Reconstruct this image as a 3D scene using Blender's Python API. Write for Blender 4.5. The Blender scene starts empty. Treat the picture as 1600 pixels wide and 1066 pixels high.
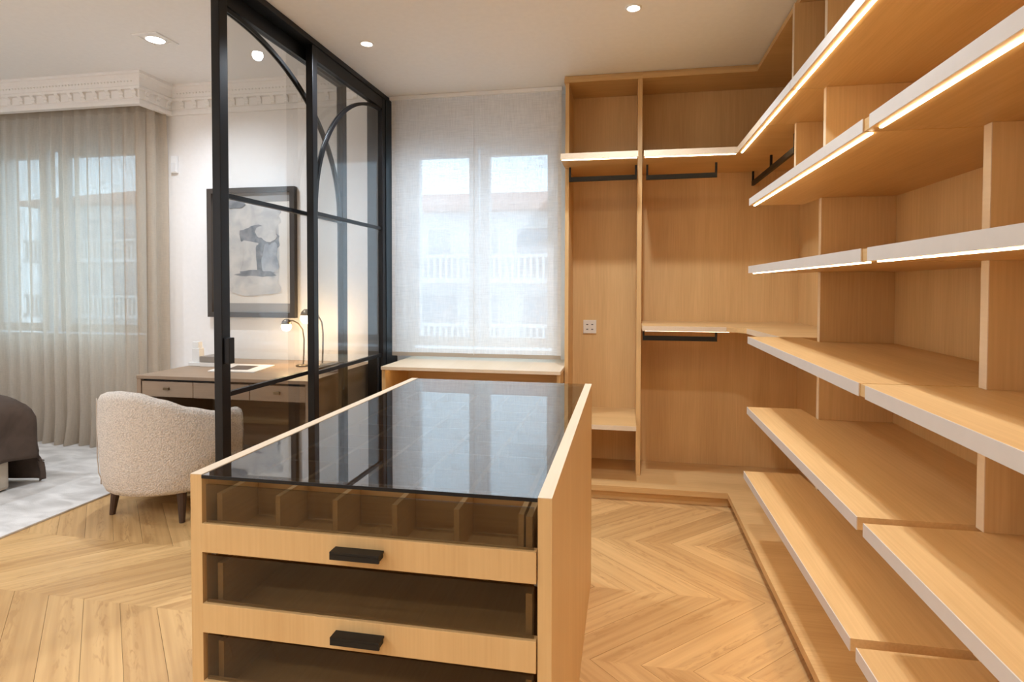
import bpy, bmesh, math, random
from mathutils import Vector, Matrix, noise

random.seed(7)
S = bpy.context.scene
COL = S.collection

# ------------------------------------------------------------------ camera
CAM_H = 1.35
cam = bpy.data.cameras.new('camera'); cam_o = bpy.data.objects.new('camera', cam); COL.objects.link(cam_o)
cam.sensor_fit = 'HORIZONTAL'; cam.sensor_width = 36.0; cam.lens = 880.0 / 1600 * 36.0
cam.shift_x = (800 - 820.0) / 1600; cam.shift_y = -(533 - 466.0) / 1600
cam.clip_start = 0.05; cam.clip_end = 300
R_ = Vector((0.98427235, 0.17664344, 0.00224266)); U_ = Vector((-0.00620553, 0.02188506, 0.99974123)); D_ = Vector((-0.17654865, 0.98403157, -0.02263703))
cam_o.matrix_world = Matrix(((R_.x, U_.x, -D_.x, 0), (R_.y, U_.y, -D_.y, 0), (R_.z, U_.z, -D_.z, CAM_H), (0, 0, 0, 1)))
S.camera = cam_o

# ------------------------------------------------------------------ world, exposure
W = bpy.data.worlds.new('sky'); S.world = W; W.use_nodes = True
bg = W.node_tree.nodes['Background']
bg.inputs['Color'].default_value = (0.56, 0.80, 1.0, 1); bg.inputs['Strength'].default_value = 1.95
S.view_settings.view_transform = 'Standard'; S.view_settings.look = 'None'
S.view_settings.exposure = 1.2; S.view_settings.gamma = 1.0; S.view_settings.use_curve_mapping = False
S.cycles.use_denoising = True
S.cycles.max_bounces = 10; S.cycles.diffuse_bounces = 5; S.cycles.glossy_bounces = 4
S.cycles.transmission_bounces = 6; S.cycles.transparent_max_bounces = 24
S.cycles.sample_clamp_indirect = 4.0; S.cycles.caustics_reflective = False; S.cycles.caustics_refractive = False
SPOT_DRESS = 37.0      # W of each dressing-room downlight
SPOT_BED = 50.0        # W of each bedroom downlight
LED_STRENGTH = 10.5
WARM = (1.0, 0.80, 0.58)
SPOT_COL = (0.87, 0.97, 1.10)

# ------------------------------------------------------------------ materials
def new_mat(name):
    m = bpy.data.materials.new(name); m.use_nodes = True
    return m, m.node_tree.nodes, m.node_tree.links, m.node_tree.nodes['Principled BSDF']
def plain(name, col, rough=0.5, metal=0.0, spec=0.5, bump=None):
    m, N, L, p = new_mat(name)
    p.inputs['Base Color'].default_value = (*col, 1); p.inputs['Roughness'].default_value = rough
    p.inputs['Metallic'].default_value = metal; p.inputs['Specular IOR Level'].default_value = spec
    tc = N.new('ShaderNodeTexCoord'); nz = N.new('ShaderNodeTexNoise')
    nz.inputs['Scale'].default_value = bump[0] if bump else 30; nz.inputs['Detail'].default_value = 4
    L.new(tc.outputs['Object'], nz.inputs['Vector'])
    hv = N.new('ShaderNodeMapRange'); hv.inputs['To Min'].default_value = 0.96; hv.inputs['To Max'].default_value = 1.04
    L.new(nz.outputs['Fac'], hv.inputs['Value'])
    mx = N.new('ShaderNodeMix'); mx.data_type = 'RGBA'; mx.blend_type = 'MULTIPLY'; mx.inputs['Factor'].default_value = 1
    mx.inputs['A'].default_value = (*col, 1); L.new(hv.outputs['Result'], mx.inputs['B']); L.new(mx.outputs['Result'], p.inputs['Base Color'])
    if bump:
        b = N.new('ShaderNodeBump'); b.inputs['Strength'].default_value = bump[1]; b.inputs['Distance'].default_value = bump[2]
        L.new(nz.outputs['Fac'], b.inputs['Height']); L.new(b.outputs['Normal'], p.inputs['Normal'])
    return m
def wood(name, light, dark, axis='z', rough=0.45, fine=1.0, var=0.10, cathedral=0.0, flecks=0.0):
    """veneer or plank with grain along one object axis"""
    m, N, L, p = new_mat(name)
    tc = N.new('ShaderNodeTexCoord'); oi = N.new('ShaderNodeObjectInfo')
    off = N.new('ShaderNodeVectorMath'); off.operation = 'SCALE'; off.inputs['Scale'].default_value = 37.0
    cmb = N.new('ShaderNodeCombineXYZ')
    for i in range(3): L.new(oi.outputs['Random'], cmb.inputs[i])
    L.new(cmb.outputs[0], off.inputs[0])
    add = N.new('ShaderNodeVectorMath'); add.operation = 'ADD'; L.new(tc.outputs['Object'], add.inputs[0]); L.new(off.outputs[0], add.inputs[1])
    def noise_tex(along, across, detail, dist=0.0):
        mp = N.new('ShaderNodeMapping'); sc = [across] * 3; sc['xyz'.index(axis)] = along
        mp.inputs['Scale'].default_value = sc; L.new(add.outputs[0], mp.inputs['Vector'])
        t = N.new('ShaderNodeTexNoise'); t.inputs['Scale'].default_value = 1; t.inputs['Detail'].default_value = detail; t.inputs['Distortion'].default_value = dist
        L.new(mp.outputs[0], t.inputs['Vector']); return t.outputs['Fac']
    broad = noise_tex(0.9, 7.0, 3, 0.4); fineg = noise_tex(4.0 * fine, 130.0 * fine, 4)
    mix1 = N.new('ShaderNodeMath'); mix1.operation = 'MULTIPLY_ADD'; mix1.inputs[1].default_value = 0.55; L.new(broad, mix1.inputs[0])
    f2 = N.new('ShaderNodeMath'); f2.operation = 'MULTIPLY'; f2.inputs[1].default_value = 0.45; L.new(fineg, f2.inputs[0]); L.new(f2.outputs[0], mix1.inputs[2])
    val = mix1.outputs[0]
    if cathedral > 0:
        mp = N.new('ShaderNodeMapping'); sc = [6.0] * 3; sc['xyz'.index(axis)] = 0.55; mp.inputs['Scale'].default_value = sc; L.new(add.outputs[0], mp.inputs['Vector'])
        wv = N.new('ShaderNodeTexWave'); wv.wave_type = 'RINGS'; wv.rings_direction = 'Z'; wv.inputs['Scale'].default_value = 1.1
        wv.inputs['Distortion'].default_value = 7.0; wv.inputs['Detail'].default_value = 2.0; wv.inputs['Detail Scale'].default_value = 1.4
        L.new(mp.outputs[0], wv.inputs['Vector'])
        pw = N.new('ShaderNodeMath'); pw.operation = 'POWER'; pw.inputs[1].default_value = 2.2; L.new(wv.outputs['Fac'], pw.inputs[0])
        sub = N.new('ShaderNodeMath'); sub.operation = 'MULTIPLY_ADD'; sub.inputs[1].default_value = -cathedral; L.new(pw.outputs[0], sub.inputs[0]); L.new(val, sub.inputs[2])
        val = sub.outputs[0]
    if flecks > 0:
        sx = N.new('ShaderNodeSeparateXYZ'); L.new(tc.outputs['Object'], sx.inputs[0])
        wob = N.new('ShaderNodeMath'); wob.operation = 'MULTIPLY_ADD'; wob.inputs[1].default_value = 0.10; L.new(oi.outputs['Random'], wob.inputs[0]); wob.inputs[2].default_value = -0.05
        ya = N.new('ShaderNodeMath'); ya.operation = 'ADD'; L.new(sx.outputs['Y'], ya.inputs[0]); L.new(wob.outputs[0], ya.inputs[1])
        ab = N.new('ShaderNodeMath'); ab.operation = 'ABSOLUTE'; L.new(ya.outputs[0], ab.inputs[0])
        mk = N.new('ShaderNodeMapRange'); mk.inputs['From Min'].default_value = 0.004; mk.inputs['From Max'].default_value = 0.034; mk.inputs['To Min'].default_value = 1; mk.inputs['To Max'].default_value = 0; L.new(ab.outputs[0], mk.inputs['Value'])
        fk = noise_tex(11.0, 55.0, 3, 1.2)
        th = N.new('ShaderNodeMapRange'); th.inputs['From Min'].default_value = 0.50; th.inputs['From Max'].default_value = 0.66; L.new(fk, th.inputs['Value'])
        mm = N.new('ShaderNodeMath'); mm.operation = 'MULTIPLY'; L.new(mk.outputs[0], mm.inputs[0]); L.new(th.outputs[0], mm.inputs[1])
        sb = N.new('ShaderNodeMath'); sb.operation = 'MULTIPLY_ADD'; sb.inputs[1].default_value = -flecks; L.new(mm.outputs[0], sb.inputs[0]); L.new(val, sb.inputs[2]); val = sb.outputs[0]
    rnd = N.new('ShaderNodeMath'); rnd.operation = 'MULTIPLY_ADD'; rnd.inputs[1].default_value = var * 2; L.new(oi.outputs['Random'], rnd.inputs[0]); L.new(val, rnd.inputs[2])
    rp = N.new('ShaderNodeValToRGB'); rp.color_ramp.elements[0].position = 0.25 + var * 0.5; rp.color_ramp.elements[1].position = 0.75 + var
    rp.color_ramp.elements[0].color = (*dark, 1); rp.color_ramp.elements[1].color = (*light, 1)
    L.new(rnd.outputs[0], rp.inputs['Fac']); L.new(rp.outputs['Color'], p.inputs['Base Color'])
    p.inputs['Roughness'].default_value = rough; p.inputs['Specular IOR Level'].default_value = 0.35
    b = N.new('ShaderNodeBump'); b.inputs['Strength'].default_value = 0.12; b.inputs['Distance'].default_value = 0.001
    L.new(fineg, b.inputs['Height']); L.new(b.outputs['Normal'], p.inputs['Normal'])
    return m
def emis(name, col, strength):
    m = bpy.data.materials.new(name); m.use_nodes = True; N = m.node_tree.nodes; N.clear()
    e = N.new('ShaderNodeEmission'); e.inputs['Color'].default_value = (*col, 1); e.inputs['Strength'].default_value = strength
    o = N.new('ShaderNodeOutputMaterial'); m.node_tree.links.new(e.outputs[0], o.inputs['Surface']); return m
def sheet_glass(name, tint, ior=1.5, rough=0.0):
    """thin architectural pane: tinted see-through with a Fresnel mirror on each outer face"""
    m = bpy.data.materials.new(name); m.use_nodes = True; N = m.node_tree.nodes; L = m.node_tree.links; N.clear()
    tr = N.new('ShaderNodeBsdfTransparent'); tr.inputs['Color'].default_value = (*tint, 1)
    gl = N.new('ShaderNodeBsdfGlossy'); gl.inputs['Roughness'].default_value = rough
    fr = N.new('ShaderNodeFresnel'); fr.inputs['IOR'].default_value = ior
    ge = N.new('ShaderNodeNewGeometry'); inv = N.new('ShaderNodeMath'); inv.operation = 'SUBTRACT'; inv.inputs[0].default_value = 1.0
    L.new(ge.outputs['Backfacing'], inv.inputs[1])
    two = N.new('ShaderNodeMath'); two.operation = 'MULTIPLY'; two.inputs[1].default_value = 2.0; L.new(fr.outputs[0], two.inputs[0])
    one = N.new('ShaderNodeMath'); one.operation = 'ADD'; one.inputs[1].default_value = 1.0; L.new(fr.outputs[0], one.inputs[0])
    rr = N.new('ShaderNodeMath'); rr.operation = 'DIVIDE'; L.new(two.outputs[0], rr.inputs[0]); L.new(one.outputs[0], rr.inputs[1])
    mu = N.new('ShaderNodeMath'); mu.operation = 'MULTIPLY'; L.new(rr.outputs[0], mu.inputs[0]); L.new(inv.outputs[0], mu.inputs[1])
    mx = N.new('ShaderNodeMixShader'); L.new(mu.outputs[0], mx.inputs[0]); L.new(tr.outputs[0], mx.inputs[1]); L.new(gl.outputs[0], mx.inputs[2])
    o = N.new('ShaderNodeOutputMaterial'); L.new(mx.outputs[0], o.inputs['Surface']); return m
def sheer(name, col, open_lo, open_hi, scale=(60, 60, 60), diffuse=0.4, bumpy=0.3):
    """woven linen: part open weave, part translucent thread, slubs as noise along both thread directions"""
    m = bpy.data.materials.new(name); m.use_nodes = True; N = m.node_tree.nodes; L = m.node_tree.links; N.clear()
    tc = N.new('ShaderNodeTexCoord')
    def nz(sc, d=3):
        mp = N.new('ShaderNodeMapping'); mp.inputs['Scale'].default_value = sc; L.new(tc.outputs['Object'], mp.inputs['Vector'])
        t = N.new('ShaderNodeTexNoise'); t.inputs['Scale'].default_value = 1; t.inputs['Detail'].default_value = d; L.new(mp.outputs[0], t.inputs['Vector']); return t.outputs['Fac']
    a = nz((scale[0] * 0.12, scale[1], scale[2] * 2.2)); b = nz((scale[0] * 2.2, scale[1], scale[2] * 0.12))
    mxm = N.new('ShaderNodeMath'); mxm.operation = 'ADD'; L.new(a, mxm.inputs[0]); L.new(b, mxm.inputs[1])
    rg = N.new('ShaderNodeMapRange'); rg.inputs['From Min'].default_value = 0.75; rg.inputs['From Max'].default_value = 1.25
    rg.inputs['To Min'].default_value = open_lo; rg.inputs['To Max'].default_value = open_hi; L.new(mxm.outputs[0], rg.inputs['Value'])
    tp = N.new('ShaderNodeBsdfTransparent'); tl = N.new('ShaderNodeBsdfTranslucent'); df = N.new('ShaderNodeBsdfDiffuse')
    tl.inputs['Color'].default_value = (*col, 1); df.inputs['Color'].default_value = (*col, 1)
    m1 = N.new('ShaderNodeMixShader'); m1.inputs[0].default_value = diffuse; L.new(tl.outputs[0], m1.inputs[1]); L.new(df.outputs[0], m1.inputs[2])
    m2 = N.new('ShaderNodeMixShader'); L.new(rg.outputs[0], m2.inputs[0]); L.new(m1.outputs[0], m2.inputs[1]); L.new(tp.outputs[0], m2.inputs[2])
    bp = N.new('ShaderNodeBump'); bp.inputs['Strength'].default_value = bumpy; bp.inputs['Distance'].default_value = 0.002; L.new(mxm.outputs[0], bp.inputs['Height'])
    L.new(bp.outputs[0], df.inputs['Normal'])
    o = N.new('ShaderNodeOutputMaterial'); L.new(m2.outputs[0], o.inputs['Surface']); return m
def mottled(name, a, b, scale, rough=0.9, stretch=(1, 1, 1), detail=5, bump=0.3):
    m, N, L, p = new_mat(name)
    tc = N.new('ShaderNodeTexCoord'); mp = N.new('ShaderNodeMapping'); mp.inputs['Scale'].default_value = stretch; L.new(tc.outputs['Object'], mp.inputs['Vector'])
    t = N.new('ShaderNodeTexNoise'); t.inputs['Scale'].default_value = scale; t.inputs['Detail'].default_value = detail; t.inputs['Distortion'].default_value = 0.6; L.new(mp.outputs[0], t.inputs['Vector'])
    rp = N.new('ShaderNodeValToRGB'); rp.color_ramp.elements[0].position = 0.36; rp.color_ramp.elements[1].position = 0.64
    rp.color_ramp.elements[0].color = (*a, 1); rp.color_ramp.elements[1].color = (*b, 1); L.new(t.outputs['Fac'], rp.inputs['Fac']); L.new(rp.outputs[0], p.inputs['Base Color'])
    p.inputs['Roughness'].default_value = rough; p.inputs['Specular IOR Level'].default_value = 0.1
    t2 = N.new('ShaderNodeTexNoise'); t2.inputs['Scale'].default_value = 220; L.new(tc.outputs['Object'], t2.inputs['Vector'])
    bp = N.new('ShaderNodeBump'); bp.inputs['Strength'].default_value = bump; bp.inputs['Distance'].default_value = 0.004; L.new(t2.outputs['Fac'], bp.inputs['Height']); L.new(bp.outputs[0], p.inputs['Normal'])
    return m
def boucle(name, col):
    m, N, L, p = new_mat(name)
    p.inputs['Roughness'].default_value = 0.95; p.inputs['Specular IOR Level'].default_value = 0.05
    tc = N.new('ShaderNodeTexCoord'); v = N.new('ShaderNodeTexVoronoi'); v.inputs['Scale'].default_value = 120; L.new(tc.outputs['Object'], v.inputs['Vector'])
    rp = N.new('ShaderNodeValToRGB'); rp.color_ramp.elements[0].color = (*[c * 1.08 for c in col], 1); rp.color_ramp.elements[1].color = (*[c * 0.72 for c in col], 1)
    rp.color_ramp.elements[1].position = 0.8; L.new(v.outputs['Distance'], rp.inputs['Fac']); L.new(rp.outputs[0], p.inputs['Base Color'])
    bp = N.new('ShaderNodeBump'); bp.inputs['Strength'].default_value = 0.7; bp.inputs['Distance'].default_value = 0.006; bp.invert = True
    L.new(v.outputs['Distance'], bp.inputs['Height']); L.new(bp.outputs[0], p.inputs['Normal']); return m

OAK_L, OAK_D = (0.71, 0.465, 0.210), (0.50, 0.295, 0.115)
M = {}
M['oak_x'] = wood('oak_veneer_x', OAK_L, OAK_D, 'x'); M['oak_y'] = wood('oak_veneer_y', OAK_L, OAK_D, 'y'); M['oak_z'] = wood('oak_veneer_z', OAK_L, OAK_D, 'z')
M['island'] = wood('island_oak', (0.66, 0.43, 0.19), (0.54, 0.325, 0.13), 'z', fine=1.2, var=0.05)
M['edge'] = plain('pale_edge_band', (0.60, 0.54, 0.47), 0.5)
M['pale_edge_wood'] = wood('pale_edge_wood', (0.74, 0.60, 0.43), (0.64, 0.50, 0.34), 'y')
M['floor'] = wood('floor_oak', (0.67, 0.42, 0.18), (0.43, 0.24, 0.09), 'x', rough=0.36, fine=0.5, var=0.15, cathedral=0.12, flecks=0.32)
M['joint'] = plain('floor_joint', (0.10, 0.055, 0.025), 0.8)
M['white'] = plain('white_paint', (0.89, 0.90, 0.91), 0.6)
M['wall'] = plain('warm_white_wall', (0.86, 0.845, 0.83), 0.7)
M['plaster'] = plain('white_plaster', (0.86, 0.85, 0.84), 0.7)
M['frame_white'] = plain('white_window_frame', (0.82, 0.84, 0.86), 0.35)
M['black'] = plain('black_steel', (0.005, 0.005, 0.006), 0.38, 0.0, 0.3)
M['rail'] = plain('bronze_black_rail', (0.007, 0.006, 0.005), 0.45, 0.0, 0.3)
M['clear'] = sheet_glass('clear_glass', (0.90, 0.905, 0.90))
M['window_glass'] = sheet_glass('window_glass', (0.97, 0.98, 0.98))
M['smoke'] = sheet_glass('smoked_glass', (0.58, 0.56, 0.53), 2.3)
M['smoke_front'] = sheet_glass('smoked_drawer_glass', (0.68, 0.65, 0.60), 1.3)
M['led'] = emis('warm_led', (1.0, 0.78, 0.48), LED_STRENGTH); M['led_dim'] = emis('warm_led_dim', (1.0, 0.72, 0.40), 4.0)
M['led_mid'] = emis('warm_led_mid', (1.0, 0.76, 0.46), 8.0); M['led_off'] = plain('led_profile', (0.85, 0.82, 0.76), 0.4)
M['lamp'] = emis('downlight_lamp', (1.0, 0.93, 0.82), 14.0); M['bulb'] = emis('warm_bulb', (1.0, 0.66, 0.30), 9.0)
M['blind'] = sheer('linen_blind', (0.90, 0.885, 0.865), 0.10, 0.26, (80, 80, 80), 0.68)
M['curtain'] = sheer('linen_curtain', (0.68, 0.60, 0.50), 0.05, 0.15, (90, 90, 90), 0.36, 0.4)
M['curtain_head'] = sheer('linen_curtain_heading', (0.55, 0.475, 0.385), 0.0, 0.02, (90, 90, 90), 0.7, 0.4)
M['rug'] = mottled('mottled_rug', (0.52, 0.49, 0.455), (0.74, 0.71, 0.67), 5.0, stretch=(0.8, 1.6, 1), bump=0.5)
M['boucle'] = boucle('cream_boucle', (0.74, 0.66, 0.575)); M['seam'] = plain('boucle_seam', (0.55, 0.47, 0.39), 0.9)
M['dark_leg'] = wood('dark_walnut', (0.085, 0.045, 0.025), (0.045, 0.022, 0.012), 'z')
M['desk'] = wood('taupe_oak', (0.36, 0.262, 0.18), (0.27, 0.19, 0.128), 'x', rough=0.5)
M['desk_z'] = wood('taupe_oak_upright', (0.36, 0.262, 0.18), (0.27, 0.19, 0.128), 'z', rough=0.5)
M['spread'] = mottled('brown_grey_quilt', (0.082, 0.060, 0.048), (0.108, 0.080, 0.064), 9.0, 0.65, bump=0.2)
M['bed_base'] = plain('beige_upholstery', (0.50, 0.43, 0.34), 0.9, bump=(200, 0.3, 0.002)); M['sheet'] = plain('white_sheet', (0.78, 0.77, 0.75), 0.8)
M['paper'] = mottled('art_paper', (0.66, 0.61, 0.54), (0.74, 0.70, 0.64), 3.0, 0.8, bump=0.02)
M['ink_a'] = mottled('grey_blue_wash', (0.22, 0.24, 0.27), (0.42, 0.43, 0.45), 7.0, 0.9, bump=0.02)
M['ink_b'] = mottled('pale_wash', (0.44, 0.43, 0.42), (0.60, 0.57, 0.53), 9.0, 0.9, bump=0.02)
M['ink_c'] = mottled('dark_wash', (0.13, 0.14, 0.155), (0.28, 0.28, 0.29), 11.0, 0.9, bump=0.02)
M['grey_mat'] = plain('grey_mat', (0.28, 0.265, 0.25), 0.9); M['pic_frame'] = plain('dark_bronze_frame', (0.045, 0.036, 0.03), 0.35)
M['brass'] = plain('aged_brass', (0.20, 0.145, 0.085), 0.3, 0.8)
M['page'] = plain('paper_page', (0.75, 0.73, 0.70), 0.8); M['photo'] = plain('dark_photo_print', (0.10, 0.085, 0.075), 0.6)
M['book'] = plain('dark_book_cover', (0.06, 0.06, 0.065), 0.6)
M['acrylic'] = plain('white_acrylic', (0.80, 0.80, 0.78), 0.2)
M['grey_box'] = plain('grey_box', (0.27, 0.24, 0.21), 0.6)
M['socket'] = plain('ivory_socket', (0.72, 0.66, 0.56), 0.4); M['hole'] = plain('socket_hole', (0.05, 0.04, 0.03), 0.6)
M['facade'] = mottled('pale_facade', (0.55, 0.55, 0.56), (0.68, 0.68, 0.69), 1.2, 0.9, bump=0.0)
M['roof'] = plain('red_tile_roof', (0.42, 0.20, 0.15), 0.9); M['facade_dark'] = plain('facade_window', (0.27, 0.31, 0.36), 0.3)
M['balustrade'] = plain('stone_balustrade', (0.62, 0.61, 0.60), 0.9); M['street'] = plain('street', (0.35, 0.35, 0.36), 0.9)

# ------------------------------------------------------------------ helpers
ORG = {}
def tag(o, label=None, cat=None, group=None, kind=None):
    if label: o['label'] = label
    if cat: o['category'] = cat
    if group: o['group'] = group
    if kind: o['kind'] = kind
    return o
def empty(name, loc, label=None, cat=None, group=None, rotz=0.0, kind=None):
    o = bpy.data.objects.new(name, None); COL.objects.link(o); o.location = loc; o.rotation_euler = (0, 0, rotz)
    o.empty_display_size = 0.1; ORG[o] = Vector(loc); return tag(o, label, cat, group, kind)
def add(name, bm, mat, parent=None, local=False, smooth=False, kind=None, label=None):
    """link a bmesh as one object; verts in world space unless local"""
    if not local:
        if parent is not None: org = ORG[parent]
        else:
            xs = [v.co for v in bm.verts]
            org = Vector(((min(v.x for v in xs) + max(v.x for v in xs)) / 2, (min(v.y for v in xs) + max(v.y for v in xs)) / 2, min(v.z for v in xs)))
        bmesh.ops.translate(bm, verts=bm.verts, vec=-org)
    else: org = Vector((0, 0, 0))
    bmesh.ops.recalc_face_normals(bm, faces=bm.faces)
    me = bpy.data.meshes.new(name); bm.to_mesh(me); bm.free()
    if smooth:
        for f in me.polygons: f.use_smooth = True
    me.materials.append(mat)
    o = bpy.data.objects.new(name, me); COL.objects.link(o)
    if parent is not None: o.parent = parent; ORG[o] = ORG[parent]
    else: o.location = org; ORG[o] = org
    if kind: o['kind'] = kind
    if label: o['label'] = label
    return o
def box(x0, x1, y0, y1, z0, z1, bm=None, bev=0.0):
    bm = bm or bmesh.new()
    vs = [bm.verts.new((x, y, z)) for z in (z0, z1) for y in (y0, y1) for x in (x0, x1)]
    fs = [bm.faces.new([vs[i] for i in q]) for q in ((0, 2, 3, 1), (4, 5, 7, 6), (0, 1, 5, 4), (2, 6, 7, 3), (0, 4, 6, 2), (1, 3, 7, 5))]
    if bev:
        es = list({e for f in fs for e in f.edges}); bmesh.ops.bevel(bm, geom=es, offset=bev, segments=2, affect='EDGES', profile=0.6)
    return bm
def B(name, mat, parent, x0, x1, y0, y1, z0, z1, bev=0.0, **k):
    return add(name, box(x0, x1, y0, y1, z0, z1, bev=bev), M[mat], parent, **k)
def prism(pts, z0, z1, bm=None):
    bm = bm or bmesh.new(); n = len(pts)
    lo = [bm.verts.new((x, y, z0)) for x, y in pts]; hi = [bm.verts.new((x, y, z1)) for x, y in pts]
    bm.faces.new(lo[::-1]); bm.faces.new(hi)
    for i in range(n): bm.faces.new((lo[i], lo[(i + 1) % n], hi[(i + 1) % n], hi[i]))
    return bm
def tube(path, r, bm=None, seg=10, caps=True):
    bm = bm or bmesh.new(); rings = []; path = [Vector(p) for p in path]; n = len(path)
    ref = None
    for i, p in enumerate(path):
        t = (path[min(i + 1, n - 1)] - path[max(i - 1, 0)]).normalized()
        if ref is None: ref = t.orthogonal().normalized()
        u = (ref - t * ref.dot(t)).normalized(); v = t.cross(u); ref = u
        rr = r[i] if isinstance(r, (list, tuple)) else r
        rings.append([bm.verts.new(p + u * rr * math.cos(2 * math.pi * k / seg) + v * rr * math.sin(2 * math.pi * k / seg)) for k in range(seg)])
    for a, b in zip(rings, rings[1:]):
        for k in range(seg): bm.faces.new((a[k], a[(k + 1) % seg], b[(k + 1) % seg], b[k]))
    if caps: bm.faces.new(rings[0][::-1]); bm.faces.new(rings[-1])
    return bm
def lathe(prof, c=(0, 0, 0), seg=32, bm=None):
    bm = bm or bmesh.new(); rings = []
    for r, z in prof:
        if r < 1e-6: rings.append([bm.verts.new((c[0], c[1], c[2] + z))])
        else: rings.append([bm.verts.new((c[0] + r * math.cos(2 * math.pi * k / seg), c[1] + r * math.sin(2 * math.pi * k / seg), c[2] + z)) for k in range(seg)])
    for a, b in zip(rings, rings[1:]):
        for k in range(seg):
            k2 = (k + 1) % seg
            if len(a) == 1 and len(b) == 1: continue
            if len(a) == 1: bm.faces.new((a[0], b[k2], b[k]))
            elif len(b) == 1: bm.faces.new((a[k], a[k2], b[0]))
            else: bm.faces.new((a[k], a[k2], b[k2], b[k]))
    return bm
def copy_tree(o, parent=None):
    c = o.copy(); COL.objects.link(c); c.parent = parent
    for ch in list(o.children): copy_tree(ch, c)
    return c

# ================================================================== STRUCTURE
CEIL, CEIL2, YW = 2.75, 2.99, 4.14       # dressing-room ceiling, bedroom ceiling, window wall
XL, XR, YF = -6.4, 1.18, -1.8            # far bedroom wall, wall behind the shelving, wall behind the camera
XSTEP = -1.905
floor = tag(add('floor', box(XL - .3, XR + .3, YF - .3, YW + .3, -0.15, -0.006), M['joint']), 'oak chevron parquet floor', None, kind='structure')
# chevron planks
ROW, STEP, SKEW = 0.495, 0.18, 0.53
ANG = math.atan2(ROW, SKEW)
def plank_mesh(sign):
    # parallelogram in world axes, then rotated so that local x runs along the plank
    g = 0.0009
    p = [(g, 0), (STEP - g, 0), (STEP - g + sign * SKEW, ROW), (g + sign * SKEW, ROW)]
    cx = sum(a for a, b in p) / 4; cy = sum(b for a, b in p) / 4
    a = -math.atan2(ROW, sign * SKEW); q = []
    for x, y in p:
        x -= cx; y -= cy; q.append((x * math.cos(a) - y * math.sin(a), x * math.sin(a) + y * math.cos(a)))
    area = sum(q[i][0] * q[(i + 1) % 4][1] - q[(i + 1) % 4][0] * q[i][1] for i in range(4))
    if area < 0: q = q[::-1]
    bm = prism(q, -0.006, 0.0); bmesh.ops.recalc_face_normals(bm, faces=bm.faces)
    me = bpy.data.meshes.new('plank'); bm.to_mesh(me); bm.free(); me.materials.append(M['floor'])
    return me, cx, cy, math.atan2(ROW, sign * SKEW)
PL = {s: plank_mesh(s) for s in (1, -1)}
cells = []
for r in range(-9, 3):
    y0 = 2.51 + r * ROW                       # this row spans y0 .. y0+ROW
    sgn = -1 if r % 2 == 0 else 1             # even rows lean one way, odd rows the other
    x_bot = 0.06 + (SKEW if r % 2 == 0 else 0)
    if y0 < YF - 0.01 or y0 + ROW > YW: continue
    for k in range(-42, 12):
        xb = x_bot + k * STEP; me, cx, cy, an = PL[sgn]
        X, Y = xb + cx, y0 + cy
        if XL + 0.3 < X < 1.05: cells.append((X, Y, sgn))
def vis(c):
    X, Y, s = c
    if Y < 0.7: return 60 + abs(Y)
    if X > 0.72 or (X < -3.5) : return 50 + abs(X)
    if -0.85 < X < -0.35 and 1.35 < Y < 2.4: return 40
    if -1.5 < X < 0.6 and Y > 3.7: return 30
    return math.hypot(X, Y)
cells.sort(key=vis)
for X, Y, s in cells[:300]:
    me, cx, cy, an = PL[s]
    o = bpy.data.objects.new('plank', me); COL.objects.link(o); o.parent = floor
    o.location = Vector((X, Y, 0)) - floor.location; o.rotation_euler = (0, 0, an); o['kind'] = 'structure'
bm = bmesh.new()
for X, Y, s in cells[300:]:
    me, cx, cy, an = PL[s]; t = bmesh.new(); t.from_mesh(me)
    bmesh.ops.transform(t, matrix=Matrix.Translation((X, Y, 0)) @ Matrix.Rotation(an, 4, 'Z'), verts=t.verts)
    tm = bpy.data.meshes.new('t'); t.to_mesh(tm); t.free(); bm.from_mesh(tm); bpy.data.meshes.remove(tm)
add('plank_field', bm, M['floor'], floor, kind='stuff')

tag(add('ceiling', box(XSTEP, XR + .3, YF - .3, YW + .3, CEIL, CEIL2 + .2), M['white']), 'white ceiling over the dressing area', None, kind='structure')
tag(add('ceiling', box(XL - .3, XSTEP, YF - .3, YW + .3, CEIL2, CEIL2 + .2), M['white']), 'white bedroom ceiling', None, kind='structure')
# window wall with two openings
W1 = (-1.70, -0.50, 0.80, 2.47); W2 = (-5.75, -4.02, 0.86, 2.60)
bm = bmesh.new(); t = 0.34
for a, b, c, d in ((XL - .3, W2[0], -.1, CEIL2 + .2), (W2[0], W2[1], -.1, W2[2]), (W2[0], W2[1], W2[3], CEIL2 + .2), (W2[1], W1[0], -.1, CEIL2 + .2),
                   (W1[0], W1[1], -.1, W1[2]), (W1[0], W1[1], W1[3], CEIL2 + .2), (W1[1], XR + .3, -.1, CEIL2 + .2)):
    box(a, b, YW, YW + t, c, d, bm)
tag(add('wall_back', bm, M['wall']), 'warm white window wall', None, kind='structure')
tag(add('wall_left', box(XL - .3, XL, YF - .3, YW, -.1, CEIL2 + .2), M['wall']), 'bedroom side wall', None, kind='structure')
tag(add('wall_right', box(XR, XR + .3, YF - .3, YW, -.1, CEIL2 + .2), M['wall']), 'wall behind the shelving', None, kind='structure')
tag(add('wall_front', box(XL, XR, YF - .3, YF, -.1, CEIL2 + .2), M['wall']), 'plain wall facing the windows', None, kind='structure')

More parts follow.
